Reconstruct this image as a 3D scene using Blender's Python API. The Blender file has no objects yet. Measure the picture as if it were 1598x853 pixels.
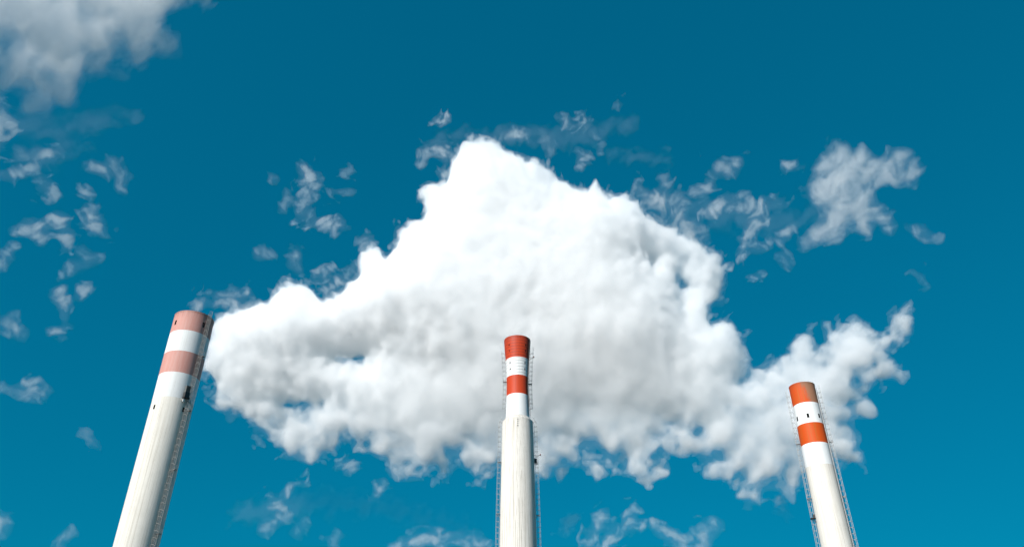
import bpy, bmesh, math, random
import numpy as np
from mathutils import Vector, Matrix

sc = bpy.context.scene
COL = sc.collection
R = math.radians

# ------------------------------------------------------------------ camera, light, exposure
PITCH = R(32.5)
CAM_H = 1.6
FPX = 1181.0                      # focal length in pixels of a 1598 px wide frame
cam_d = bpy.data.cameras.new('camera')
cam = bpy.data.objects.new('camera', cam_d)
COL.objects.link(cam)
cam.location = (0, 0, CAM_H)
cam.rotation_euler = (R(90) + PITCH, 0, 0)
cam_d.sensor_width = 36.0
cam_d.lens = 36.0 * FPX / 1598.0
cam_d.clip_start = 0.1
cam_d.clip_end = 60000
sc.camera = cam

SUN_EL = R(33)
SUN_AZ = R(180 + 36)              # clockwise from +Y: behind the camera, to its left
sun_d = bpy.data.lights.new('sun', 'SUN')
sun_d.energy = 5.0
sun_d.angle = R(0.53)
sun_d.color = (1.0, 0.972, 0.94)
sun = bpy.data.objects.new('sun', sun_d)
COL.objects.link(sun)
sdir = Vector((math.sin(SUN_AZ) * math.cos(SUN_EL), math.cos(SUN_AZ) * math.cos(SUN_EL), math.sin(SUN_EL)))
sun.rotation_euler = sdir.to_track_quat('Z', 'Y').to_euler()
sun.location = (0, 0, 300)

world = bpy.data.worlds.new('World')
sc.world = world
world.use_nodes = True
wn, wl = world.node_tree.nodes, world.node_tree.links
wn.clear()
sky = wn.new('ShaderNodeTexSky')
sky.sky_type = 'NISHITA'
sky.sun_disc = False
sky.sun_elevation = SUN_EL
sky.sun_rotation = SUN_AZ
sky.altitude = 300
sky.air_density = 1.0
sky.dust_density = 0.0
sky.ozone_density = 6.0
grade = wn.new('ShaderNodeMix')
grade.data_type = 'RGBA'
grade.blend_type = 'MULTIPLY'
grade.inputs[0].default_value = 1.0
soft = wn.new('ShaderNodeGamma')
soft.inputs[1].default_value = 0.45
wl.new(sky.outputs[0], soft.inputs[0])
wl.new(soft.outputs[0], grade.inputs[6])
grade.inputs[7].default_value = (0.004, 1.035, 1.41, 1)
bg = wn.new('ShaderNodeBackground')
bg.inputs[1].default_value = 0.106
wl.new(grade.outputs[2], bg.inputs[0])
wo = wn.new('ShaderNodeOutputWorld')
wl.new(bg.outputs[0], wo.inputs[0])

sc.render.engine = 'CYCLES'
vs = sc.view_settings
vs.view_transform = 'Standard'
vs.look = 'None'
vs.exposure = 0.22
vs.gamma = 1.0
vs.use_curve_mapping = False
cy = sc.cycles
cy.max_bounces = 28
cy.diffuse_bounces = 4
cy.glossy_bounces = 2
cy.transmission_bounces = 4
cy.volume_bounces = 24
cy.transparent_max_bounces = 192
cy.use_adaptive_sampling = True
cy.adaptive_threshold = 0.02
cy.use_denoising = True
cy.caustics_reflective = False
cy.caustics_refractive = False

# ------------------------------------------------------------------ helpers
def tag(o, label=None, cat=None, group=None, kind=None):
    if label: o['label'] = label
    if cat: o['category'] = cat
    if group: o['group'] = group
    if kind: o['kind'] = kind
    return o

def mesh_obj(name, verts, faces, mat, parent=None, smooth=False):
    me = bpy.data.meshes.new(name)
    me.from_pydata([tuple(v) for v in verts], [], faces)
    if mat: me.materials.append(mat)
    if smooth:
        me.polygons.foreach_set('use_smooth', [True] * len(me.polygons))
    me.update()
    o = bpy.data.objects.new(name, me)
    COL.objects.link(o)
    if parent: o.parent = parent
    return o

class MB:
    """collects simple shapes into one mesh"""
    def __init__(s): s.v = []; s.f = []
    def box(s, c, ax, ay, az, hx, hy, hz):
        c = Vector(c); b = len(s.v)
        for k in (-1, 1):
            for j in (-1, 1):
                for i in (-1, 1):
                    s.v.append(c + ax * (i * hx) + ay * (j * hy) + az * (k * hz))
        for q in ((0, 2, 3, 1), (4, 5, 7, 6), (0, 1, 5, 4), (2, 6, 7, 3), (0, 4, 6, 2), (1, 3, 7, 5)):
            s.f.append([b + i for i in q])
    def bar(s, p, q, r, n=5, cap=True):
        p, q = Vector(p), Vector(q); d = (q - p).normalized()
        a = d.orthogonal().normalized(); c = d.cross(a); b = len(s.v)
        for e in (p, q):
            for k in range(n):
                t = 2 * math.pi * k / n
                s.v.append(e + a * (r * math.cos(t)) + c * (r * math.sin(t)))
        for k in range(n):
            m = (k + 1) % n
            s.f.append([b + k, b + m, b + n + m, b + n + k])
        if cap:
            s.f.append([b + k for k in range(n)][::-1]); s.f.append([b + n + k for k in range(n)])
    def build(s, name, mat, parent=None, smooth=False):
        return mesh_obj(name, s.v, s.f, mat, parent, smooth)

# ------------------------------------------------------------------ materials
def new_mat(name):
    m = bpy.data.materials.new(name); m.use_nodes = True
    n, l = m.node_tree.nodes, m.node_tree.links
    n.clear()
    out = n.new('ShaderNodeOutputMaterial')
    return m, n, l, out

def math_node(n, l, op, a, b=None):
    k = n.new('ShaderNodeMath'); k.operation = op
    for i, v in enumerate((a, b)):
        if v is None: continue
        if isinstance(v, (int, float)): k.inputs[i].default_value = v
        else: l.new(v, k.inputs[i])
    return k.outputs[0]

def mix_col(n, l, fac, a, b, mode='MIX'):
    k = n.new('ShaderNodeMix'); k.data_type = 'RGBA'; k.blend_type = mode
    for i, v in ((0, fac), (6, a), (7, b)):
        if isinstance(v, (int, float)): k.inputs[i].default_value = v
        elif isinstance(v, tuple): k.inputs[i].default_value = (*v, 1)
        else: l.new(v, k.inputs[i])
    return k.outputs[2]

def ramp(n, l, fac, stops):
    k = n.new('ShaderNodeValToRGB'); l.new(fac, k.inputs[0])
    e = k.color_ramp.elements
    while len(e) < len(stops): e.new(0.5)
    for i, (p, v) in enumerate(stops):
        e[i].position = p
        e[i].color = (v, v, v, 1)
    return k.outputs[0]

def noise(n, l, vec, scale, detail=4, rough=0.6, scl=None):
    if scl:
        mp = n.new('ShaderNodeMapping'); mp.inputs['Scale'].default_value = scl
        l.new(vec, mp.inputs[0]); vec = mp.outputs[0]
    k = n.new('ShaderNodeTexNoise'); k.inputs['Scale'].default_value = scale
    k.inputs['Detail'].default_value = detail; k.inputs['Roughness'].default_value = rough
    l.new(vec, k.inputs['Vector'])
    return k.outputs[0]

def weathered(name, base, dirt, streak=0.5, blotch=0.3, rough=0.75, bump=0.25, seed=0.0, worn=None, soot=None, lines=0.0):
    """painted or bare concrete with runs of dirt down the shaft and patchy wear; Object space is metres from the chimney's foot"""
    m, n, l, out = new_mat(name)
    tc = n.new('ShaderNodeTexCoord')
    mp = n.new('ShaderNodeMapping'); mp.inputs['Location'].default_value = (seed, seed * 1.7, seed * 0.6)
    l.new(tc.outputs['Object'], mp.inputs[0]); v = mp.outputs[0]
    st = noise(n, l, v, 1.0, 5, 0.65, (2.6, 2.6, 0.05))
    st2 = noise(n, l, v, 1.0, 3, 0.6, (7.0, 7.0, 0.16))
    bl = noise(n, l, v, 0.55, 6, 0.62)
    fine = noise(n, l, v, 9.0, 4, 0.7)
    sf = math_node(n, l, 'MULTIPLY', ramp(n, l, st, [(0.50, 0), (0.72, 1)]), streak)
    sf2 = math_node(n, l, 'MULTIPLY', ramp(n, l, st2, [(0.56, 0), (0.74, 1)]), streak * 0.8)
    bf = math_node(n, l, 'MULTIPLY', ramp(n, l, bl, [(0.45, 0), (0.75, 1)]), blotch)
    c = mix_col(n, l, sf, base, dirt)
    c = mix_col(n, l, sf2, c, dirt)
    c = mix_col(n, l, bf, c, tuple(0.5 * (a + b) for a, b in zip(base, dirt)))
    g = ramp(n, l, fine, [(0.25, 0.90), (0.75, 1.06)])
    c = mix_col(n, l, 1.0, c, g, 'MULTIPLY')
    if worn:
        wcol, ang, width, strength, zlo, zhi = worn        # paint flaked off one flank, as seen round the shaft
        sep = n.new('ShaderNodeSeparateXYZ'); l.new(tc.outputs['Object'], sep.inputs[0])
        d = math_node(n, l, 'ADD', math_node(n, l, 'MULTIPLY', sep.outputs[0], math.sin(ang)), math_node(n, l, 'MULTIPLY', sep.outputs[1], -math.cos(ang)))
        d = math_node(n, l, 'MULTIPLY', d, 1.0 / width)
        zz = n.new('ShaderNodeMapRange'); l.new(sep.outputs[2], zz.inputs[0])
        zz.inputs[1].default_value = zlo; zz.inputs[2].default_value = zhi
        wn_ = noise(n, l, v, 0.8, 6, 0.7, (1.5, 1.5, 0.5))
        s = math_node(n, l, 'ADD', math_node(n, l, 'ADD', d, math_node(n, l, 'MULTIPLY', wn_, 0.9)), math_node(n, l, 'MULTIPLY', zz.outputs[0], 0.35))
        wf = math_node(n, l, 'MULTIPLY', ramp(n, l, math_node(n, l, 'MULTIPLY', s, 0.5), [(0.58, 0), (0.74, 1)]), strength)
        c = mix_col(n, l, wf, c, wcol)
    if soot:                                               # soot that has washed down from the mouth
        sep = n.new('ShaderNodeSeparateXYZ'); l.new(tc.outputs['Object'], sep.inputs[0])
        zz = n.new('ShaderNodeMapRange'); l.new(sep.outputs[2], zz.inputs[0])
        zz.inputs[1].default_value = soot - 3.2; zz.inputs[2].default_value = soot
        sn = noise(n, l, v, 1.0, 5, 0.7, (3.4, 3.4, 0.22))
        f = math_node(n, l, 'MULTIPLY', math_node(n, l, 'POWER', zz.outputs[0], 2.2), ramp(n, l, sn, [(0.36, 0.1), (0.68, 1)]))
        c = mix_col(n, l, math_node(n, l, 'MULTIPLY', f, 0.75), c, (0.06, 0.045, 0.035))
    if lines:                                              # fine joints left by the shuttering boards
        ln = noise(n, l, v, 1.0, 2, 0.5, (13.0, 13.0, 0.03))
        lf = math_node(n, l, 'MULTIPLY', ramp(n, l, ln, [(0.60, 0), (0.66, 1)]), lines)
        c = mix_col(n, l, lf, c, tuple(x * 0.72 for x in dirt))
    p = n.new('ShaderNodeBsdfPrincipled')
    l.new(c, p.inputs['Base Color'])
    p.inputs['Roughness'].default_value = rough
    p.inputs['Specular IOR Level'].default_value = 0.25
    b = n.new('ShaderNodeBump'); b.inputs['Strength'].default_value = bump; b.inputs['Distance'].default_value = 0.03
    h = math_node(n, l, 'ADD', fine, math_node(n, l, 'MULTIPLY', st2, 1.2))
    l.new(h, b.inputs['Height']); l.new(b.outputs[0], p.inputs['Normal'])
    l.new(p.outputs[0], out.inputs[0])
    return m

def plain(name, col, rough=0.5, metal=0.0, var=0.25):
    m, n, l, out = new_mat(name)
    tc = n.new('ShaderNodeTexCoord')
    f = noise(n, l, tc.outputs['Object'], 1.4, 5, 0.65)
    c = mix_col(n, l, ramp(n, l, f, [(0.35, 0), (0.7, 1)]), col, tuple(x * (1 - var) for x in col))
    p = n.new('ShaderNodeBsdfPrincipled'); l.new(c, p.inputs['Base Color'])
    p.inputs['Roughness'].default_value = rough; p.inputs['Metallic'].default_value = metal
    l.new(p.outputs[0], out.inputs[0])
    return m

def cloud_mat(name, density, aniso=0.0):
    """water droplets: a clear boundary round a white scattering volume"""
    m, n, l, out = new_mat(name)
    rgb = n.new('ShaderNodeRGB'); rgb.outputs[0].default_value = (1, 1, 1, 1)
    t = n.new('ShaderNodeBsdfTransparent'); l.new(rgb.outputs[0], t.inputs[0])
    l.new(t.outputs[0], out.inputs['Surface'])
    v = n.new('ShaderNodeVolumeScatter')
    v.inputs['Color'].default_value = (1, 1, 1, 1)
    v.inputs['Density'].default_value = density
    v.inputs['Anisotropy'].default_value = aniso
    l.new(v.outputs[0], out.inputs['Volume'])
    return m

M_WHITE = weathered('white_paint', (0.84, 0.84, 0.82), (0.55, 0.53, 0.48), 0.22, 0.18, 0.55, 0.12, 3.1)

import time
T0 = time.time()
# ------------------------------------------------------------------ cloud shapes
def px_dir(px, py):
    X = (px - 799.0) / FPX; Y = -(py - 426.5) / FPX
    return Vector((X, math.cos(PITCH) - Y * math.sin(PITCH), math.sin(PITCH) + Y * math.cos(PITCH)))

class Frame:
    """a cloud's own place in the sky: origin, and axes right / up / away; lean tips its top away from the ground below the camera"""
    def __init__(s, px, py, dist, lean=0.0):
        n = px_dir(px, py).normalized()
        s.o = Vector((0, 0, CAM_H)) + n * dist
        s.r = Vector((n.y, -n.x, 0)).normalized()
        u = s.r.cross(n).normalized()
        c, t = math.cos(lean), math.sin(lean)
        s.u = u * c + n * t
        s.n = n * c - u * t
        s.dist = dist
        s.rel = s.o - Vector((0, 0, CAM_H))
    def uv(s, px, py):
        d = px_dir(px, py); t = s.rel.dot(s.n) / d.dot(s.n)
        w = d * t - s.rel
        return (w.dot(s.r), w.dot(s.u))
    def to_px(s, U, V):
        P = [s.rel[k] + s.r[k] * U + s.u[k] * V for k in range(3)]
        a, b = math.cos(PITCH), math.sin(PITCH)
        dep = P[1] * a + P[2] * b
        return 799 + FPX * P[0] / dep, 426.5 - FPX * (P[2] * a - P[1] * b) / dep
    def matrix(s):
        m = Matrix((s.r, s.u, -s.n)).transposed().to_4x4()     # local x right, y up, z towards the viewer side
        m.translation = s.o
        return m

def good(n):
    n = int(n)
    while True:
        k = n
        for p in (2, 3, 5):
            while k % p == 0: k //= p
        if k == 1: return n
        n += 1

def band_noise(shape, step, lam_lo, lam_hi, slope, rng, sq=(1.0, 1.0, 1.0), turn=0.0):
    w = rng.standard_normal(shape, dtype=np.float32)
    F = np.fft.rfftn(w)
    kx = np.fft.fftfreq(shape[0], step)[:, None, None]; ky = np.fft.fftfreq(shape[1], step)[None, :, None]
    kz = np.fft.rfftfreq(shape[2], step)[None, None, :]
    c, t = math.cos(turn), math.sin(turn)
    ka, kb = (kx * c + ky * t) * sq[0], (ky * c - kx * t) * sq[1]; kz = kz * sq[2]     # sq > 1 draws the grain out along that axis
    k = np.sqrt(ka * ka + kb * kb + kz * kz); k[0, 0, 0] = 1e-9
    a = k ** (-slope) * np.exp(-(1.0 / (lam_hi * k)) ** 4) * np.exp(-(k * lam_lo) ** 4)
    a[0, 0, 0] = 0
    r = np.fft.irfftn(F * a, s=shape).astype(np.float32)
    return r / r.std()

def poly_sdf(poly, U, V):
    """signed distance (positive inside) to a closed polygon"""
    P = np.array(poly); Q = np.roll(P, -1, 0)
    best = np.full(U.shape, 1e18); ins = np.zeros(U.shape, bool)
    for (ax, ay), (bx, by) in zip(P, Q):
        ex, ey = bx - ax, by - ay
        t = np.clip(((U - ax) * ex + (V - ay) * ey) / (ex * ex + ey * ey + 1e-12), 0, 1)
        best = np.minimum(best, (U - ax - t * ex) ** 2 + (V - ay - t * ey) ** 2)
        cond = (ay > V) != (by > V)
        xs = ax + (V - ay) / (by - ay + 1e-18) * ex
        ins ^= cond & (U < xs)
    return np.where(ins, 1, -1) * np.sqrt(best)

def surface_nets(F, org, step):
    """closed mesh of F > 0 (quads)"""
    S = F > 0
    nx, ny, nz = F.shape
    cnt = np.zeros((nx - 1, ny - 1, nz - 1), np.uint8)
    for i in (0, 1):
        for j in (0, 1):
            for k in (0, 1):
                cnt += S[i:nx - 1 + i, j:ny - 1 + j, k:nz - 1 + k]
    act = (cnt > 0) & (cnt < 8)
    cells = np.argwhere(act)
    idx = np.full(act.shape, -1, np.int32); idx[act] = np.arange(len(cells), dtype=np.int32)
    acc = np.zeros((len(cells), 3), np.float32); num = np.zeros(len(cells), np.float32)
    c0, c1, c2 = cells.T
    corners = [(i, j, k) for i in (0, 1) for j in (0, 1) for k in (0, 1)]
    val = {c: F[c0 + c[0], c1 + c[1], c2 + c[2]] for c in corners}
    for a in corners:
        for ax in range(3):
            if a[ax]: continue
            b = list(a); b[ax] = 1; b = tuple(b)
            va, vb = val[a], val[b]
            x = (va > 0) != (vb > 0)
            t = np.where(x, va / np.where(x, va - vb, 1), 0)
            p = np.tile(np.array(a, np.float32), (len(cells), 1)); p[:, ax] += t
            acc += p * x[:, None]; num += x
    verts = (cells + acc / num[:, None]) * step + np.array(org)
    quads = []
    for ax in range(3):
        o1, o2 = [d for d in range(3) if d != ax]
        A = [slice(None)] * 3; B = [slice(None)] * 3
        A[ax] = slice(0, -1); B[ax] = slice(1, None)
        sa, sb = S[tuple(A)], S[tuple(B)]
        e = np.argwhere(sa != sb)
        e = e[(e[:, o1] > 0) & (e[:, o2] > 0) & (e[:, o1] < F.shape[o1] - 1) & (e[:, o2] < F.shape[o2] - 1)]
        up = sa[tuple(e.T)]
        def cell(d1, d2):
            q = e.copy(); q[:, o1] += d1; q[:, o2] += d2
            return idx[tuple(q.T)]
        q = np.stack([cell(-1, -1), cell(0, -1), cell(0, 0), cell(-1, 0)], 1)
        flip = ~up if ax != 1 else up
        q[flip] = q[flip][:, ::-1]
        quads.append(q)
    return verts.astype(np.float32), np.concatenate(quads).astype(np.int32)

def drop_crumbs(verts, quads, least):
    """removes closed bits of fewer than `least` faces"""
    lab = np.arange(len(verts), dtype=np.int32)
    for _ in range(60):
        m = lab[quads].min(1)
        new = lab.copy()
        for c in range(4): np.minimum.at(new, quads[:, c], m)
        new = new[new]
        if (new == lab).all(): break
        lab = new
    fl = lab[quads[:, 0]]
    keep = np.bincount(fl, minlength=len(verts))[fl] >= least
    quads = quads[keep]
    used = np.zeros(len(verts), bool); used[quads.ravel()] = True
    idx = np.cumsum(used) - 1
    return verts[used], idx[quads].astype(np.int32)

def np_mesh(name, verts, quads, mat, frame, parent=None):
    me = bpy.data.meshes.new(name)
    me.vertices.add(len(verts)); me.vertices.foreach_set('co', verts.ravel())
    me.loops.add(quads.size); me.loops.foreach_set('vertex_index', quads.ravel())
    me.polygons.add(len(quads))
    me.polygons.foreach_set('loop_start', np.arange(0, quads.size, 4, dtype=np.int32))
    me.polygons.foreach_set('use_smooth', np.ones(len(quads), bool))
    me.update(); me.validate()
    me.materials.append(mat)
    o = bpy.data.objects.new(name, me); COL.objects.link(o)
    if parent: o.parent = parent
    else: o.matrix_world = frame.matrix()
    return o

MAIN = [(335,515),(345,500),(371,487),(409,480),(424,477),(431,461),(444,451),(470,447),(486,453),(497,464),(510,475),(530,466),(545,452),(564,433),(559,416),(566,402),(590,391),(600,404),(606,412),(615,399),(626,376),(631,361),(654,356),(668,340),(664,320),(655,305),(670,293),(690,298),(700,281),(701,267),(712,250),(722,232),(750,230),(776,232),
(782,232),(793,248),(817,258),(839,261),(860,276),(873,291),(895,302),(912,310),(921,297),(928,286),(934,302),(951,317),(960,311),(977,317),(991,321),(999,334),(1012,349),(1034,362),(1069,369),(1086,384),(1108,397),(1125,401),(1127,427),(1121,462),(1110,480),(1102,497),(1104,506),(1135,506),(1152,530),(1163,556),(1163,585),(1153,598),
(1174,585),(1200,567),(1235,550),(1248,526),(1259,521),(1266,546),(1288,541),(1301,517),(1323,502),(1340,504),(1358,519),(1375,528),(1394,517),(1393,492),(1408,484),(1417,511),(1397,530),(1380,546),(1391,581),(1362,585),(1347,607),(1349,633),(1336,646),(1331,677),(1340,705),(1318,718),(1301,700),(1262,735),(1248,751),(1231,764),(1209,758),(1183,771),(1152,766),(1130,742),(1104,725),(1087,707),(1073,690),(1056,698),(1039,704),(1034,740),(1012,745),(1003,729),(982,743),(960,733),(942,729),(907,718),(885,733),(864,742),(842,744),
(800,735),(777,725),(757,748),(737,734),(715,729),(694,745),(672,736),(641,734),(606,736),(593,712),(571,699),(545,690),(523,706),(510,686),(492,719),(470,703),(444,686),(409,677),(394,655),(379,644),(357,646),(327,620),(344,602),(319,576),(327,537)]
MAIN_HOLES = [(548,560,21,9),(1061,438,6,17),(1016,412,4,6),(463,632,16,6)]


def close_box(F, edge=2):
    for ax in range(3):
        k = [slice(None)] * 3
        k[ax] = slice(0, edge); F[tuple(k)] = -50
        k[ax] = slice(-edge, None); F[tuple(k)] = -50

def sstep(x, a, b):
    t = np.clip((x - a) / (b - a), 0, 1)
    return t * t * (3 - 2 * t)

def capsules(strokes, fr, mpp, U, V):
    """signed distance to thick polylines given as (x, y, radius) runs"""
    best = np.full(U.shape, -1e9)
    for run in strokes:
        pts = [(*fr.uv(x, y), r * mpp) for x, y, r in run]
        if len(pts) == 1: pts = pts * 2
        for (ax, ay, ra), (bx, by, rb) in zip(pts, pts[1:]):
            ex, ey = bx - ax, by - ay
            t = np.clip(((U - ax) * ex + (V - ay) * ey) / (ex * ex + ey * ey + 1e-9), 0, 1)
            best = np.maximum(best, ra + t * (rb - ra) - np.hypot(U - ax - t * ex, V - ay - t * ey))
    return best

CLOUD_QUADS = 0
def make_cloud(label, at, dist, lean, outline=None, strokes=None, holes=(), px_step=2.4, depth=200.0, bulge=(210.0, 0.8), shrink=0.0,
               amp=(34, 12, 4, 12, -5, 13, -6), ragged=None, thin=None, layers=(), seed=1, group=None, coarse=False, wedge=False, lace=0.0, turn=0.0, fine=6.5, fringe=None):
    global CLOUD_QUADS
    fr = Frame(*at, dist, lean)
    mpp = dist / FPX
    step = px_step * mpp
    pts = [fr.uv(*p) for p in outline] if outline else [q for run in strokes for x, y, r in run for q in
           (fr.uv(x - r, y - r), fr.uv(x + r, y + r), fr.uv(x - r, y + r), fr.uv(x + r, y - r))]
    P = np.array(pts)
    pad = 70.0 if outline else 30.0
    lo = P.min(0) - pad; hi = P.max(0) + pad
    shape = tuple(max(good(x), 16) for x in ((hi[0] - lo[0]) / step, (hi[1] - lo[1]) / step, 2 * depth / step))
    u = lo[0] + np.arange(shape[0]) * step; v = lo[1] + np.arange(shape[1]) * step
    w = (np.arange(shape[2]) - (shape[2] - 1) / 2) * step
    U, V = np.meshgrid(u, v, indexing='ij')
    d = poly_sdf(pts, U, V) if outline else capsules(strokes, fr, mpp, U, V)
    for (hx, hy, ra, rb) in holes:
        cu, cv = fr.uv(hx, hy)
        q = np.sqrt(((U - cu) / (ra * mpp)) ** 2 + ((V - cv) / (rb * mpp)) ** 2)
        d = np.minimum(d, (q - 1) * min(ra, rb) * mpp)
    d = d - shrink
    px, py = fr.to_px(U, V)
    low = ragged(px, py) if ragged else np.zeros_like(U)
    rng = np.random.default_rng(seed)
    Rr, kk = bulge
    dd = np.clip(d, 0, Rr)
    wd = 1.0 if wedge else 0.66 * low                       # 0 a round swelling edge, 1 a thin feather edge
    h = np.where(d > 0, kk * (wd * dd + (1 - wd) * np.sqrt(dd * (2 * Rr - dd))), d * 1.2)
    if thin: h = np.where(h > 0, h * thin(px, py), h)
    inner = np.clip(d / 160.0, 0, 1)[:, :, None]
    lw = low[:, :, None].astype(np.float32)
    F = h[:, :, None] - np.abs(w)[None, None, :]
    a0, a1, a1i, a2, a2i, a3, a3i = amp
    calm = 1 - 0.45 * lw
    if a0: F = F + band_noise(shape, step, 200, 900, 2.2, rng) * (a0 * inner)
    F = F + (np.abs(band_noise(shape, step, 90, 200, 1.0, rng)) - 0.8) * (a1 + a1i * inner)
    n2 = (np.abs(band_noise(shape, step, 36, 90, 1.0, rng)) - 0.8) * (a2 + a2i * inner) * calm
    S = F + 0.5 * n2                                       # the calm field, for the soft outer haze
    F = F + n2 + band_noise(shape, step, 2 * step, 70, 2.1, rng, (1, 1, 1.6)) * (a3 + a3i * inner) * calm
    if ragged:
        q = band_noise(shape, step, 16, 170, 2.1, rng, (1, 1, 2.2)) * (30 * lw * (1 - 0.85 * inner))
        F = F + q; S = S + 0.6 * q
    if lace:                                               # torn, drawn-out scraps: grain runs through the depth, bent by a slow warp
        q = band_noise(shape, step, fine, 90, 1.8, rng, (1.8, 0.85, 3.2), turn)
        wx, wy = (band_noise((shape[0], shape[1], 16), step, 50, 160, 1.5, rng)[:, :, 0] * 9 / step for _ in range(2))
        ix = (np.arange(shape[0])[:, None] + np.rint(wx).astype(int)) % shape[0]
        iy = (np.arange(shape[1])[None, :] + np.rint(wy).astype(int)) % shape[1]
        q = q[ix, iy, :] * lace
        F = F + q; S = S + 0.45 * q
    F = F.astype(np.float32); S = S.astype(np.float32)
    fringe_field = None
    if fringe:                                             # torn translucent vapour round the rim
        q = band_noise(shape, step, 2.2 * step, 85, 1.75, rng, (1.15, 0.9, 2.6), R(35))
        fringe_field = (np.minimum(h, 30)[:, :, None] * 0.35 - np.abs(w)[None, None, :] * 0.5 + q * fringe[0] + fringe[1] * (0.5 + 0.5 * lw) - 130 * np.clip((d - 30) / 45.0, 0, 1)[:, :, None]).astype(np.float32)
    root = None
    for k, (off, offl, mat) in enumerate(layers):
        m = 2 if (k and coarse) else 1                     # the inner layers are soft: half the resolution will do
        soft = mat in (HALO, WISP_HALO)
        m = 2 if soft else 1 if mat in (FRINGE, FRINGE_CORE) else m
        G = ((S if soft else fringe_field if mat in (FRINGE, FRINGE_CORE) else F) - (off * (1 - lw) + offl * lw))[::m, ::m, ::m].copy(); close_box(G)
        if not (G > 0).any(): continue
        vt, q = surface_nets(G, (u[0], v[0], w[0]), step * m)
        vt, q = drop_crumbs(vt, q, 300 if mat in (FRINGE, FRINGE_CORE) else 80)
        if not len(q): continue
        o = np_mesh('cloud' if root is None else 'cloud_layer', vt, q, mat, fr, root)
        root = root or o
        CLOUD_QUADS += len(q)
    tag(root, label, 'cloud', group)
    return root

VEIL, MID, CORE = cloud_mat('cloud_veil', 0.0075), cloud_mat('cloud_mid', 0.012), cloud_mat('cloud_core', 0.017)
FAINT = cloud_mat('cloud_faint', 0.00024)
FRINGE, FRINGE_CORE = cloud_mat('cloud_fringe', 0.0028), cloud_mat('cloud_fringe_core', 0.0045)
HALO, WISP_HALO = cloud_mat('cloud_halo', 0.0012), cloud_mat('wisp_halo', 0.0011)
THIN, SCRAP, SCRAP_CORE = cloud_mat('cloud_thin', 0.0012), cloud_mat('cloud_scrap', 0.0020), cloud_mat('cloud_scrap_core', 0.0034)

make_cloud('huge bright white cumulus cloud filling the sky behind the middle chimney', (830, 490), 2500.0, R(25),
           outline=MAIN, holes=MAIN_HOLES, px_step=2.55, coarse=True, depth=235.0,
           ragged=lambda x, y: np.maximum(sstep(y + 0.12 * (x - 700), 520, 700), np.maximum(0.55 * sstep(x, 1120, 1230), 0.45 * sstep(x, 1010, 1060) * sstep(y, 350, 400))),
           thin=lambda x, y: (1 - 0.45 * sstep(y, 510, 690) - 0.13 * sstep(y, 520, 660) * sstep(x, 780, 900) * sstep(-x, -1120, -1020)) * (1 - 0.27 * sstep(x, 1100, 1230)) * (1 - 0.25 * sstep(-x, -480, -330)),
           amp=(9, 12, -4, 13, -8, 17, -12.5),
           fringe=(21, -12),
           layers=((-20, -28, HALO), (0, -4, VEIL), (8, 13, MID), (18, 46, CORE), (0, 0, FRINGE), (11, 11, FRINGE_CORE)), seed=11)

TOP_LEFT = [(-130,-80),(325,-80),(325,-60),(300,-10),(290,0),(276,14),(255,20),(243,35),(252,58),(276,70),(271,83),(246,74),(229,84),(207,90),(178,80),(172,104),(144,112),(123,120),(102,144),(81,127),(60,144),(39,130),(21,142),(0,133),(-60,145),(-110,110),(-135,50)]
make_cloud('big soft grey-white cloud cut off by the top left corner of the picture', (60, 20), 1300.0, R(46),
           outline=TOP_LEFT, holes=[(18, 55, 14, 10), (120, 12, 8, 6), (88, 118, 10, 6)], px_step=2.8, depth=80.0, bulge=(100.0, 0.55), shrink=0.0, amp=(9, 5, 0, 5, 0, 7, 0), lace=7.0,
           ragged=lambda x, y: 0.8 * sstep(y - 0.25 * x, -40, 110),
           fringe=(11, -6),
           layers=((-15, -15, HALO), (0, -4, THIN), (5, 6, SCRAP), (12, 14, VEIL), (27, 34, SCRAP_CORE), (0, 0, FRINGE), (7, 7, FRINGE_CORE)), seed=5)

RIGHT_PUFF = [(1303,222),(1333,240),(1349,229),(1372,252),(1396,234),(1420,232),(1436,266),(1428,288),(1402,290),(1380,283),(1361,296),(1373,320),(1392,339),(1390,366),(1368,347),(1354,366),(1333,355),(1309,375),(1277,379),(1253,391),(1249,379),(1269,355),(1289,331),(1265,315),(1261,291),(1277,260)]
make_cloud('lone tattered white cloud puff high above the right chimney', (1330, 300), 2200.0, R(20),
           outline=RIGHT_PUFF, px_step=2.0, depth=75.0, bulge=(100.0, 0.55), shrink=-2.0, amp=(0, 5, 0, 5, 0, 6, 0), lace=15.0, turn=R(20),
           layers=((-14, 0, WISP_HALO), (0, 0, THIN), (8, 0, SCRAP), (20, 0, SCRAP_CORE), (34, 0, SCRAP_CORE)), seed=8)

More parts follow.
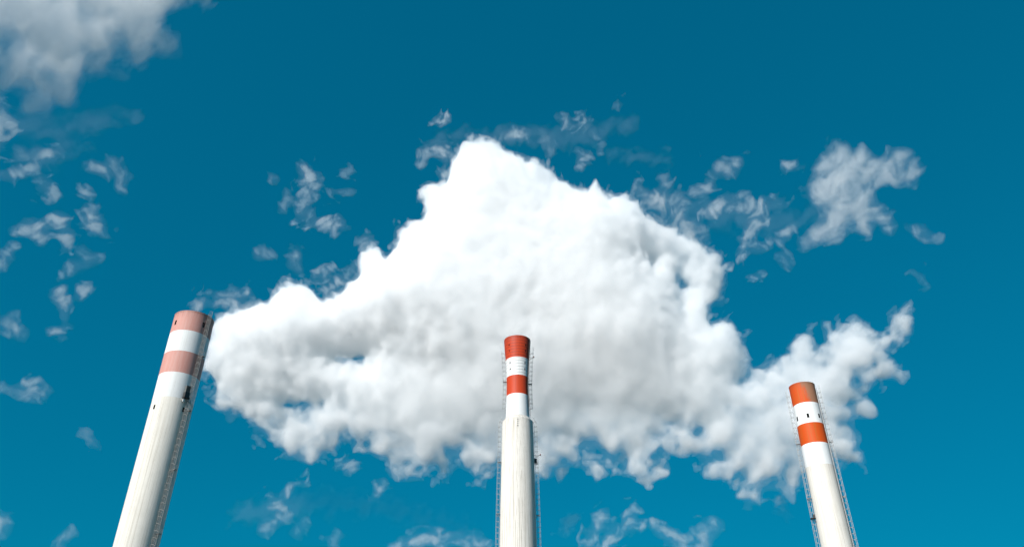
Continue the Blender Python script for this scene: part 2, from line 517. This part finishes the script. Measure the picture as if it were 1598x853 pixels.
WISPS = 'thin cloud wisps scattered over the sky'
wisps = [
 ('hook-shaped white wisp of cloud high above the left chimney, beyond the small puffs', [[(141,262,5),(160,264,8),(176,258,9)],[(176,262,9),(188,276,7),(185,294,5)]]),
 ('small bright cloud scrap just below the big grey corner cloud', [[(60,243,5),(76,240,7),(92,236,4)]]),
 ('curled cloud scrap under the corner cloud with a loop to its left', [[(60,280,4),(70,290,8),(80,300,5)],[(52,262,2),(56,276,3)]]),
 ('flat cloud scrap touching the left edge of the picture at hook height', [[(2,272,4),(22,272,7),(40,270,4)]]),
 ('short ragged cloud streak right below the hook-shaped wisp', [[(133,330,5),(142,342,9),(152,356,9),(164,366,4)]]),
 ('pale arch-shaped wisp of cloud near the left edge of the picture', [[(22,366,4),(44,354,8),(70,352,9),(92,344,10)],[(92,344,10),(102,362,8),(100,386,4)],[(60,368,6),(64,378,4)]]),
 ('slanted cloud streak at the left edge under the pale arch', [[(-6,412,10),(8,398,7),(22,384,3)]]),
 ('ragged V-shaped cloud scrap under the pale arch', [[(105,424,4),(118,416,5),(134,412,5),(146,404,6)],[(128,390,4),(140,404,4)]]),
 ('upright drooping wisp of cloud level with the top of the left chimney', [[(96,456,8),(98,480,7),(102,504,4)],[(120,454,6),(126,462,4)],[(84,518,5),(96,528,3)]]),
 ('small triangular cloud scrap at the left edge, level with the left chimney top', [[(12,498,5),(22,512,8),(40,520,4)],[(20,490,3)]]),
 ('low bow-shaped wisp of cloud left of the left chimney shaft', [[(4,604,4),(22,604,6),(40,606,9),(56,616,8),(74,610,4)],[(36,600,4)]]),
 ('soft cloud edge peeking in at the left border beneath the corner cloud', [[(-14,170,16),(-6,195,16),(-10,225,10)]]),
 ('small cloud lump at the left border near the bottom corner', [[(-4,812,12),(0,826,10)]]),
 ('tiny round cloud scrap below the hook-shaped wisp', [[(132,300,6),(140,304,5)]]),
 ('faint cloud scrap between the corner cloud and the curled scrap', [[(30,244,5),(34,234,5)]]),
 ('tiny cloud shred near the bottom edge, left of the left chimney', [[(98,840,4),(106,834,4)],[(90,850,4)]]),
 ('faint diagonal cloud streak beside the left chimney shaft', [[(134,676,2),(148,688,4),(158,696,2)]]),
 ('grey L-shaped wisp of cloud above the left shoulder of the big cloud', [[(474,262,9),(486,282,15),(484,300,11),(472,322,7)],[(472,328,8),(490,344,10),(512,350,9),(530,346,8)],[(470,340,6)]]),
 ('faint shred left of the L-shaped wisp', [[(424,276,5),(430,282,4)],[(446,300,4),(446,318,6),(440,328,5)]]),
 ('faint shred right of the L-shaped wisp', [[(538,272,5),(546,268,4)],[(520,300,4),(550,300,4)]]),
 ('faint round haze of cloud just left of the big cloud peak', [[(568,376,9),(582,380,8)]]),
 ('small ragged tail hanging over the left shoulder of the big cloud', [[(462,396,6),(458,412,6),(466,426,4)],[(404,396,6),(422,398,4)]]),
 ('small white scrap sitting above the left shoulder of the big cloud', [[(490,430,4),(504,424,7),(514,420,4)]]),
 ('long pale horn of cloud reaching over the left chimney top', [[(312,474,4),(334,466,8),(360,464,9),(382,458,7)],[(356,470,9),(388,480,8)]]),
 ('soft grey veil filling the notch in the left shoulder of the big cloud', [[(512,452,9),(534,436,8),(548,424,6)],[(520,462,10),(545,460,9)]]),
 ('curled fringe of cloud beside the peak of the big cloud', [[(660,240,6),(674,228,9),(690,232,10),(698,252,8),(690,270,7)],[(658,258,5)]]),
 ('tiny cloud scrap floating above the peak of the big cloud', [[(682,188,5),(692,186,6),(700,184,4)]]),
 ('small oval puff floating right above the peak of the big cloud', [[(792,212,6),(806,208,10),(820,210,6)]]),
 ('tiny round wisp high over the middle chimney, left of a tiny hooked one', [[(878,186,6),(888,192,6)]]),
 ('tiny hooked wisp high over the middle chimney, right of a tiny round one', [[(908,180,4),(914,190,5),(912,198,3)]]),
 ('faint hanging shred right of the small oval puff', [[(846,206,5),(850,216,5)],[(858,232,8),(860,240,5)]]),
 ('small drop-shaped puff over the right slope of the big cloud', [[(902,236,6),(908,246,8),(908,256,5)]]),
 ('tiniest cloud speck high in the empty blue right of centre', [[(964,166,4),(972,164,4)]]),
 ('speck of cloud up and right of the drop-shaped puff', [[(924,206,4),(930,214,3)]]),
 ('speck of cloud level with the drop-shaped puff on its right', [[(934,232,5),(940,230,4)]]),
 ('broad lacy wisp rising from the right slope of the big cloud', [[(1000,300,9),(1024,308,12),(1050,320,14),(1060,345,14)],[(1036,282,7),(1044,292,8)],[(1070,360,14),(1096,372,11)],[(1016,340,9),(1040,350,9)]]),
 ('bright curl of cloud right of the lacy wisp', [[(1116,268,7),(1126,262,9),(1142,264,9),(1152,252,6)],[(1100,246,3)]]),
 ('pale knot of cloud just under the bright curl', [[(1086,300,7),(1100,296,8),(1110,288,6)]]),
 ('arching pale wisp with a long hanging tail right of the big cloud', [[(1110,330,7),(1130,314,10),(1156,316,11),(1180,322,10),(1214,318,10)],[(1190,328,9),(1176,348,8),(1166,376,10),(1160,392,7)],[(1172,386,7),(1196,384,9)]]),
 ('ragged scrap between the arching wisp and the tattered puff', [[(1214,376,5),(1224,366,8),(1234,358,5)],[(1222,402,8),(1230,412,5)]]),
 ('thin scrap under the hanging tail of the arching wisp', [[(1176,434,3),(1188,430,4)]]),
 ('small round scrap left of the tattered puff', [[(1232,258,7),(1242,256,6)]]),
 ('small bird-shaped scrap right of the tattered puff', [[(1420,354,2),(1436,362,5),(1446,370,6),(1456,370,4)]]),
 ('faint smear of cloud far right above the right chimney', [[(1426,426,2),(1440,436,3),(1447,443,2)]]),
 ('ragged white scrap near the bottom edge right of the middle chimney', [[(988,796,6),(980,812,12),(966,826,11),(950,842,10)],[(940,800,7),(926,836,8),(918,850,7)],[(1000,818,6)]]),
 ('upright white scrap at the bottom edge left of the right chimney', [[(1116,816,9),(1104,830,12),(1094,848,12)]]),
 ('soft low scrap at the bottom edge between the two white ones', [[(1032,828,9),(1052,836,11),(1064,850,12)],[(1020,820,5)]]),
 ('faint shred beside the shaft of the middle chimney near the bottom edge', [[(898,804,4),(892,814,7),(878,828,6)]]),
 ('small scrap hanging left of the right chimney below the big cloud', [[(1222,776,6),(1218,792,8),(1228,804,4)]]),
 ('wide flat cloud rising over the bottom edge left of the middle chimney', [[(622,852,9),(650,842,10),(690,838,10),(724,844,10),(756,852,8)],[(690,856,14)]]),
 ('diagonal white wisp low between left and middle chimney', [[(424,776,5),(430,784,5),(438,792,4)],[(442,772,6),(454,762,5)],[(468,752,5),(474,748,4)]]),
 ('pale slanting scrap below the diagonal wisp', [[(412,824,6),(426,814,7),(444,806,7)],[(462,830,5),(474,818,6)]]),
 ('short bright streak hanging under the middle of the big cloud', [[(584,770,4),(592,760,6),(600,752,5)]]),
 ('small shred under the left belly of the big cloud', [[(448,710,5),(458,712,4)],[(530,726,5),(546,724,6),(540,736,4)]]),
 ('faint low scrap at the bottom edge below the short bright streak', [[(518,842,7),(528,834,5)]]),
]
for i, (label, st) in enumerate(wisps):
    xs = [p[0] for r in st for p in r]; ys = [p[1] for r in st for p in r]
    grow = [[(x, y, r * 1.05 + 2.0) for x, y, r in run] for run in st]
    make_cloud(label, (0.5 * (min(xs) + max(xs)), 0.5 * (min(ys) + max(ys))), 2050.0 + 90 * (i % 7), R(15), strokes=grow, px_step=1.95, depth=44.0,
               bulge=(60.0, 1.2), wedge=True, amp=(0, 2, 0, 3, 0, 6, 0), shrink=1.0, lace=12.0 + 3.5 * (i % 3), turn=R(-50 + 37 * i % 110),
               layers=((-10, 0, WISP_HALO), (2, 0, THIN), (12, 0, THIN)) if label.split()[0] in ('faint', 'tiniest', 'speck') else
                      ((-12, 0, WISP_HALO), (0, 0, THIN), (8, 0, SCRAP), (17, 0, SCRAP_CORE), (28, 0, SCRAP_CORE)), seed=100 + i, group=WISPS)
VEILS = [
 ('barely visible veil of haze spreading right from under the corner cloud', (200, 150), [[(20,190,22),(110,200,20),(210,180,12)],[(40,250,18),(120,230,16)]], 41),
 ('barely visible veil of haze behind the wisps over the peak of the big cloud', (880, 210), [[(690,215,14),(800,212,18),(900,215,22),(985,190,14)],[(960,240,14),(1040,250,12)]], 42),
 ('barely visible veil of haze between the big cloud and the tattered puff', (1180, 330), [[(1000,300,16),(1100,330,26),(1220,350,20),(1300,330,16)]], 43),
 ('barely visible veil of haze low in the sky left of the middle chimney', (540, 780), [[(380,800,18),(480,780,24),(600,790,22),(720,820,18)]], 44),
]
for label, at, st, sd in VEILS:
    make_cloud(label, at, 2700.0, R(15), strokes=st, px_step=3.6, depth=60.0, bulge=(80.0, 0.9), wedge=True, amp=(0, 4, 0, 5, 0, 4, 0), lace=13.0, turn=R(30), fine=14.0,
               layers=((-8, 0, FAINT), (4, 0, FAINT), (16, 0, FAINT)), seed=sd, group='faint veils of haze')
print('cloud quads', CLOUD_QUADS, 'time', round(time.time() - T0, 1))

# ------------------------------------------------------------------ chimneys
M_WHITE_OLD = weathered('old_white_paint', (0.80, 0.80, 0.78), (0.50, 0.48, 0.42), 0.30, 0.25, 0.6, 0.15, 8.4)
M_PINK = weathered('faded_red_paint', (0.60, 0.285, 0.235), (0.64, 0.42, 0.37), 0.55, 0.6, 0.65, 0.12, 1.3, soot=82.0)
M_RED = weathered('bright_red_paint', (0.57, 0.058, 0.015), (0.36, 0.042, 0.015), 0.45, 0.35, 0.55, 0.12, 5.2, soot=92.6)
M_ORANGE = weathered('weathered_orange_red_paint', (0.62, 0.076, 0.006), (0.45, 0.12, 0.018), 0.8, 0.5, 0.6, 0.15, 2.2)
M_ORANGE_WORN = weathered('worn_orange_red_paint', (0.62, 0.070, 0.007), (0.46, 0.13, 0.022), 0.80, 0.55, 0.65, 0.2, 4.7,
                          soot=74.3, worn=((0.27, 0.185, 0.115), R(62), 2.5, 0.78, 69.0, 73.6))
M_CONC = weathered('pale_concrete', (0.79, 0.745, 0.665), (0.42, 0.37, 0.29), 0.50, 0.25, 0.85, 0.35, 0.4, lines=0.5)
M_CONC_B = weathered('streaked_concrete', (0.79, 0.745, 0.675), (0.36, 0.31, 0.24), 0.60, 0.28, 0.85, 0.35, 6.6, lines=0.6, soot=71.6)
M_CONC_C = weathered('cream_concrete', (0.79, 0.745, 0.67), (0.47, 0.41, 0.33), 0.45, 0.25, 0.85, 0.3, 9.1, lines=0.35)
M_STEEL = plain('galvanised_steel', (0.34, 0.345, 0.34), 0.55, 0.2)
M_RUST = plain('weathered_steel', (0.34, 0.325, 0.30), 0.7, 0.1)
M_HOOP_GREY = plain('grey_painted_hoop', (0.52, 0.52, 0.50), 0.6)
M_HOOP_RED = plain('dark_red_painted_hoop', (0.30, 0.028, 0.012), 0.6)
M_DARK = plain('dark_steel', (0.045, 0.045, 0.045), 0.6, 0.2)
M_SOOT = plain('soot', (0.02, 0.019, 0.018), 0.95)
M_GREYBOX = plain('grey_box_steel', (0.13, 0.135, 0.13), 0.6, 0.1)
M_LAMP = plain('lamp_glass', (0.25, 0.02, 0.015), 0.25)

def interp(prof, z):
    p = sorted(prof)
    if z <= p[0][0]: return p[0][1]
    for (za, ra), (zb, rb) in zip(p, p[1:]):
        if z <= zb: return ra + (rb - ra) * (z - za) / (zb - za)
    return p[-1][1]

def wall(name, prof, z0, z1, mat, parent, holes=(), n=112, dz=0.0, label=None):
    """a ring of shaft wall between two heights, with real openings left in it"""
    ang = [2 * math.pi * k / n for k in range(n)]
    zs = {z0, z1} | {z for z, _ in prof if z0 < z < z1}
    cut = []
    for (a, zc, wd, ht) in holes:
        if not (z0 < zc < z1): continue
        r = interp(prof, zc); ha = wd / 2 / r
        a0 = (R(a) - ha) % (2 * math.pi); a1 = (R(a) + ha) % (2 * math.pi)
        cut.append((a0, a1, zc - ht / 2, zc + ht / 2, R(a)))
        ang = [x for x in ang if not (abs((x - a0 + math.pi) % (2 * math.pi) - math.pi) < 0.012 or abs((x - a1 + math.pi) % (2 * math.pi) - math.pi) < 0.012
                                     or (x - a0) % (2 * math.pi) < (a1 - a0) % (2 * math.pi))]
        ang += [a0, a1]; zs |= {zc - ht / 2, zc + ht / 2}
    ang = sorted(ang); zs = sorted(zs); m = len(ang)
    v = [(interp(prof, z) * math.sin(a), -interp(prof, z) * math.cos(a), z) for z in zs for a in ang]
    f = []
    for i in range(len(zs) - 1):
        zm = 0.5 * (zs[i] + zs[i + 1])
        for k in range(m):
            k2 = (k + 1) % m
            am = ang[k] + 0.5 * ((ang[k2] - ang[k]) % (2 * math.pi))
            if any(zl < zm < zh and (am - a0) % (2 * math.pi) < (a1 - a0) % (2 * math.pi) for a0, a1, zl, zh, _ in cut): continue
            f.append([i * m + k, i * m + k2, (i + 1) * m + k2, (i + 1) * m + k])
    o = mesh_obj(name, v, f, mat, parent, True)
    if label: o['label'] = label
    for a0, a1, zl, zh, ac in cut:                          # the reveal and the dark back of each opening
        q = []
        for z in (zl, zh):
            for a in (a0, a1):
                for inn in (0.0, 0.9):
                    r = interp(prof, z) - inn
                    q.append((r * math.sin(a), -r * math.cos(a), z))
        # index = zi*4 + ai*2 + ri
        F = [[0, 4, 5, 1], [2, 3, 7, 6], [0, 1, 3, 2], [4, 6, 7, 5], [1, 5, 7, 3]]
        mesh_obj('opening', q, F, M_SOOT, parent)
    return o

def rim(prof, ztop, parent, mat, t=0.35, deep=4.0):
    n = 96; r = interp(prof, ztop); v = []; f = []
    ringz = [(r + 0.035, ztop - 0.12), (r + 0.035, ztop + 0.10), (r - t, ztop + 0.10), (r - t - 0.02, ztop - deep)]
    for rr, z in ringz:
        for k in range(n):
            a = 2 * math.pi * k / n; v.append((rr * math.sin(a), -rr * math.cos(a), z))
    for i in range(len(ringz) - 1):
        for k in range(n):
            k2 = (k + 1) % n
            f.append([i * n + k, i * n + k2, (i + 1) * n + k2, (i + 1) * n + k])
    # floor of the flue, out of sight deep down
    f.append([3 * n + k for k in range(n)])
    return mesh_obj('rim', v, f, mat, parent, False)

def hoop(prof, z, parent, mat, h=0.05, proud=0.03, name='steel_hoop'):
    n = 72; r = interp(prof, z); v = []; f = []
    for rr, zz in ((r - 0.05, z - h), (r + proud, z - h), (r + proud, z + h), (r - 0.05, z + h)):
        for k in range(n):
            a = 2 * math.pi * k / n; v.append((rr * math.sin(a), -rr * math.cos(a), zz))
    for i in range(3):
        for k in range(n):
            k2 = (k + 1) % n
            f.append([i * n + k, i * n + k2, (i + 1) * n + k2, (i + 1) * n + k])
    return mesh_obj(name, v, f, mat, parent, False)

def ladder(prof, adeg, z0, z1, parent, mat, stand=0.22, half=0.24, cage=0.72, pitch=1.25, rng=random.Random(3)):
    """a caged ladder up the shaft: rails, rungs, safety hoops and the straps that tie the hoops"""
    a = R(adeg)
    nrm = Vector((math.sin(a), -math.cos(a), 0)); tan = Vector((math.cos(a), math.sin(a), 0)); up = Vector((0, 0, 1))
    def pt(z, t, out): return nrm * (interp(prof, z) + out) + tan * t + up * z
    zs = [z0] + sorted(z for z, _ in prof if z0 < z < z1) + [z1]
    rails = MB()
    for t in (-half, half):
        for za, zb in zip(zs, zs[1:]):
            rails.bar(pt(za, t, stand), pt(zb, t, stand), 0.040, 4)
    root = rails.build('ladder', mat, parent)
    rg = MB(); z = z0 + 0.3
    while z < z1:
        rg.bar(pt(z, -half, stand), pt(z, half, stand), 0.022, 4, False); z += 0.32
    o = rg.build('rungs', mat, root); o['kind'] = 'stuff'
    hp = MB(); br = MB(); z = z0 + 2.2; k = 0
    arc = [R(x) for x in range(0, 181, 30)]
    spots = [(half * 1.55 * math.cos(x), stand + cage * math.sin(x) ** 0.7) for x in arc]
    spots = [(half, stand)] + spots[1:-1] + [(-half, stand)]
    while z < z1:
        zz = z + rng.uniform(-0.04, 0.04)
        for (ta, oa), (tb, ob) in zip(spots, spots[1:]):
            hp.bar(pt(zz, ta, oa), pt(zz, tb, ob), 0.036, 4, False)
        if k % 2 == 0:
            for t in (-half, half):
                br.bar(pt(zz - 0.3, t, -0.06), pt(zz - 0.3, t, stand), 0.03, 4, False)
        k += 1; z += pitch
    o = hp.build('safety_hoops', mat, root); o['kind'] = 'stuff'
    st = MB()
    zc = [z0 + 2.2] + [x for x in zs[1:-1] if x > z0 + 2.2] + [z1 + 0.6]
    for t, ot in spots[1:-1]:
        for za, zb in zip(zc, zc[1:]):
            st.bar(pt(za, t, ot), pt(zb, t, ot), 0.025, 4)
    st.build('cage_straps', mat, root)
    br.build('wall_brackets', mat, root)
    z = z0 + 9.0
    while cage > 0.4 and z < z1 - 5:
        ld = MB()
        ld.box(nrm * (interp(prof, z) + 0.48) + tan * 0.62 + up * z, tan, nrm, up, 0.30, 0.46, 0.03)
        for sx in (0.36, 0.88):
            ld.bar(nrm * (interp(prof, z) - 0.02) + tan * sx + up * (z - 0.6), nrm * (interp(prof, z) + 0.9) + tan * sx + up * (z - 0.03), 0.03, 4)
            ld.bar(nrm * (interp(prof, z) + 0.92) + tan * sx + up * z, nrm * (interp(prof, z) + 0.92) + tan * sx + up * (z + 1.0), 0.025, 4)
        ld.bar(nrm * (interp(prof, z) + 0.92) + tan * 0.36 + up * (z + 1.0), nrm * (interp(prof, z) + 0.92) + tan * 0.88 + up * (z + 1.0), 0.025, 4)
        ld.build('landing', mat, root); z += 12.0
    return root

def chimney(x, y, label):
    e = bpy.data.objects.new('chimney', None); COL.objects.link(e)
    e.location = (x, y, 0); e.rotation_euler = (0, 0, -math.atan2(x, y))
    e.empty_display_size = 5
    return tag(e, label, 'chimney', 'striped chimneys standing in a row')

def local_axes(adeg):
    a = R(adeg)
    return Vector((math.sin(a), -math.cos(a), 0)), Vector((math.cos(a), math.sin(a), 0)), Vector((0, 0, 1))

def obstruction_lamp(prof, adeg, z, parent, out=0.9):
    n, t, u = local_axes(adeg); r = interp(prof, z)
    b = MB()
    b.bar(n * (r - 0.05) + u * z, n * (r + out) + u * z, 0.04, 5)
    b.bar(n * (r - 0.05) + u * (z - 0.7), n * (r + out * 0.8) + u * (z - 0.02), 0.03, 5)
    b.box(n * (r + out) + u * (z + 0.03), t, n, u, 0.16, 0.16, 0.05)
    o = b.build('lamp_bracket', M_DARK, parent)
    g = MB(); c = n * (r + out) + u * (z + 0.08)
    for i, (ra, za) in enumerate(((0.11, 0.0), (0.13, 0.12), (0.09, 0.26))):
        pass
    rings = ((0.11, 0.0), (0.135, 0.12), (0.10, 0.26), (0.03, 0.32))
    for ra, za in rings:
        for k in range(8):
            q = 2 * math.pi * k / 8; g.v.append(c + t * (ra * math.cos(q)) + n * (ra * math.sin(q)) + u * za)
    for i in range(3):
        for k in range(8):
            g.f.append([i * 8 + k, i * 8 + (k + 1) % 8, i * 8 + 8 + (k + 1) % 8, i * 8 + 8 + k])
    g.f.append(list(range(24, 32))); g.f.append(list(range(8))[::-1])
    g.build('lamp_glass', M_LAMP, o, True)
    return o

# ---- left: stout, faded pink bands
PL = [(0, 4.10), (20, 3.90), (34, 3.86), (60.6, 3.93), (72.1, 4.04), (81.55, 4.05)]
cl = chimney(-69.114, 144.303, 'stout concrete chimney with faded pink and white bands and one caged ladder up its front')
hl = [(a, 79.05, 0.55, 1.1) for a in (-58.5, 29.5, 121.5, 211.5)] + [(a, 60.0, 0.5, 0.95) for a in (-54.4, 34.0, 125.6, 215.6)]
wall('concrete_shaft', PL, 0, 62.08, M_CONC, cl, hl)
wall('white_band', PL, 62.08, 67.44, M_WHITE_OLD, cl, hl)
wall('pink_band', PL, 67.44, 72.2, M_PINK, cl, hl)
wall('white_band', PL, 72.2, 76.99, M_WHITE_OLD, cl, hl)
wall('pink_band', PL, 76.99, 81.45, M_PINK, cl, hl)
rim(PL, 81.55, cl, M_PINK)
ladder(PL, 38.5, 3.0, 81.9, cl, M_RUST)
rl = MB(); n_, t_, u_ = local_axes(0)
for k in range(28):                                     # stanchions of the low guard rail round the mouth
    a = 2 * math.pi * k / 28; p = Vector((math.sin(a), -math.cos(a), 0))
    rl.bar(p * 3.9 + u_ * 81.5, p * 3.9 + u_ * 81.92, 0.03, 4)
rl.build('rail_posts', M_DARK, cl)['kind'] = 'stuff'
n_, t_, u_ = local_axes(28.5)
b = MB(); r = interp(PL, 63.4)
b.box(n_ * (r + 0.42) + u_ * 62.25, t_, n_, u_, 0.62, 0.46, 0.05)
for sx in (-0.55, 0.55):
    b.bar(n_ * (r - 0.02) + t_ * sx + u_ * 61.5, n_ * (r + 0.8) + t_ * sx + u_ * 62.22, 0.04, 5)
pf = b.build('platform', M_DARK, cl)
b = MB(); b.box(n_ * (r + 0.36) + u_ * 62.86, t_, n_, u_, 0.5, 0.34, 0.56); b.build('equipment_box', M_DARK, pf)
b = MB(); b.box(n_ * (r + 0.30) + u_ * 64.15, t_, n_, u_, 0.46, 0.26, 0.70); gb = b.build('louvre_cabinet', M_GREYBOX, pf)
for k in range(8):
    b = MB(); b.box(n_ * (r + 0.575) + u_ * (63.6 + 0.155 * k), t_, (n_ * 0.8 - u_ * 0.6).normalized(), (u_ * 0.8 + n_ * 0.6).normalized(), 0.42, 0.012, 0.07)
    b.build('louvre', M_GREYBOX, gb)
b = MB(); b.box(n_ * (r + 0.2) + t_ * -0.25 + u_ * 61.75, t_, n_, u_, 0.2, 0.18, 0.28); b.build('junction_box', M_WHITE, cl)

# ---- middle: bright red bands, flared head, stepped shoulder
PM = [(0, 4.62), (20, 4.40), (40.9, 4.17), (48.3, 4.09), (60, 3.90), (68.2, 3.76), (69.9, 3.70), (71.03, 2.97)]
PU = [(64, 2.93), (71.0, 2.93), (73.2, 2.87), (77, 2.73), (79.7, 2.69), (81.8, 2.77), (84, 2.87), (86.6, 3.00), (88.5, 3.16), (90.3, 3.31), (91.5, 3.38), (92.2, 3.39)]
cm = chimney(1.378, 174.995, 'slender chimney with bright red and white bands, flared top and stepped concrete shoulder')
hm = [(a + q, z, 0.34, 0.42) for a in (-39.5, 41.0) for q in (0, 180) for z in (89.85, 88.27, 85.05, 83.36)]
wall('concrete_shaft', PM, 0, 69.9, M_CONC_B, cm)
wall('concrete_shoulder', PM, 69.9, 71.03, M_CONC_B, cm)
wall('white_band', PU, 70.9, 76.71, M_WHITE, cm, hm)
wall('red_band', PU, 76.71, 81.61, M_RED, cm, hm)
wall('white_band', PU, 81.61, 86.44, M_WHITE, cm, hm)
wall('red_band', PU, 86.44, 92.1, M_RED, cm, hm)
rim(PU, 92.2, cm, M_RED)
for z in (82.3, 83.1, 83.9, 84.7, 85.5, 86.2): hoop(PU, z, cm, M_HOOP_GREY, 0.05, 0.025)
for z in (87.0, 87.8, 88.6, 89.4, 90.2, 91.0, 91.7): hoop(PU, z, cm, M_HOOP_RED, 0.05, 0.025)
hoop(PM, 70.0, cm, M_CONC_B, 0.09, 0.05, 'concrete_lip')
for sa in (-91, 91):
    ladder(PU, sa, 71.5, 89.9 if sa > 0 else 88.9, cm, M_STEEL)
    ladder(PM, sa - (2 if sa > 0 else -2), 3.0, 70.6, cm, M_STEEL)
ladder(PU, 64, 71.5, 91.2, cm, M_DARK, half=0.14, cage=0.16, stand=0.12)
obstruction_lamp(PM, 92, 61.9, cm, 1.5)
obstruction_lamp(PU, 88, 87.5, cm, 1.1)
n_, t_, u_ = local_axes(88)
b = MB(); b.box(n_ * (interp(PM, 60.6) + 0.32) + u_ * 60.5, t_, n_, u_, 0.35, 0.3, 0.45); b.build('junction_box', M_DARK, cm)
for z in (69.5, 69.0, 68.5, 67.9):
    n_, t_, u_ = local_axes(0.5)
    b = MB(); b.box(n_ * (interp(PM, z) + 0.03) + u_ * z, t_, n_, u_, 0.09, 0.06, 0.09 if z > 68 else 0.16); b.build('wall_anchor', M_DARK, cm)

# ---- right: orange red bands, worn cap
PR = [(0, 3.50), (20, 3.28), (37.9, 3.11), (47.5, 2.99), (68.2, 2.84), (73.5, 2.83)]
cr = chimney(66.9915, 161.67, 'chimney with orange-red and white bands, its top band worn to grey on one side')
hr = [(a, 65.5, 0.50, 1.0) for a in (-56.5, -0.3, 53.0, 120, 180, 240)]
wall('concrete_shaft', PR, 0, 54.51, M_CONC_C, cr)
wall('white_band', PR, 54.51, 59.36, M_WHITE, cr, hr)
wall('orange_red_band', PR, 59.36, 63.91, M_ORANGE, cr, hr)
wall('white_band', PR, 63.91, 68.72, M_WHITE, cr, hr)
o = wall('orange_red_band', PR, 68.72, 73.4, M_ORANGE_WORN, cr, hr); o['label'] = 'orange-red band with the paint worn off to grey'
rim(PR, 73.5, cr, M_ORANGE_WORN)
ladder(PR, -86, 3.0, 72.2, cr, M_STEEL)
ladder(PR, 86, 3.0, 72.6, cr, M_STEEL)
ladder(PR, 74, 3.0, 71.4, cr, M_STEEL, half=0.15, cage=0.14, stand=0.14)
n_, t_, u_ = local_axes(-82)
b = MB(); r = interp(PR, 44.1)
b.box(n_ * (r + 0.5) + u_ * 43.9, t_, n_, u_, 0.55, 0.5, 0.06)
for sx in (-0.45, 0.45):
    b.bar(n_ * (r - 0.02) + t_ * sx + u_ * 43.1, n_ * (r + 0.9) + t_ * sx + u_ * 43.88, 0.045, 5)
pf = b.build('platform', M_DARK, cr)
b = MB(); b.box(n_ * (r + 0.24) + u_ * 44.32, t_, n_, u_, 0.28, 0.22, 0.34); b.build('equipment_box', M_DARK, pf)

# ------------------------------------------------------------------ ground
gm = plain('ground_gravel', (0.09, 0.085, 0.075), 0.95)
v = [(0, 0, 0)] + [(14000 * math.cos(2 * math.pi * k / 96), 14000 * math.sin(2 * math.pi * k / 96), 0) for k in range(96)]
g = mesh_obj('ground', v, [[0, 1 + k, 1 + (k + 1) % 96] for k in range(96)], gm)
tag(g, kind='structure')
print('done', round(time.time() - T0, 1))
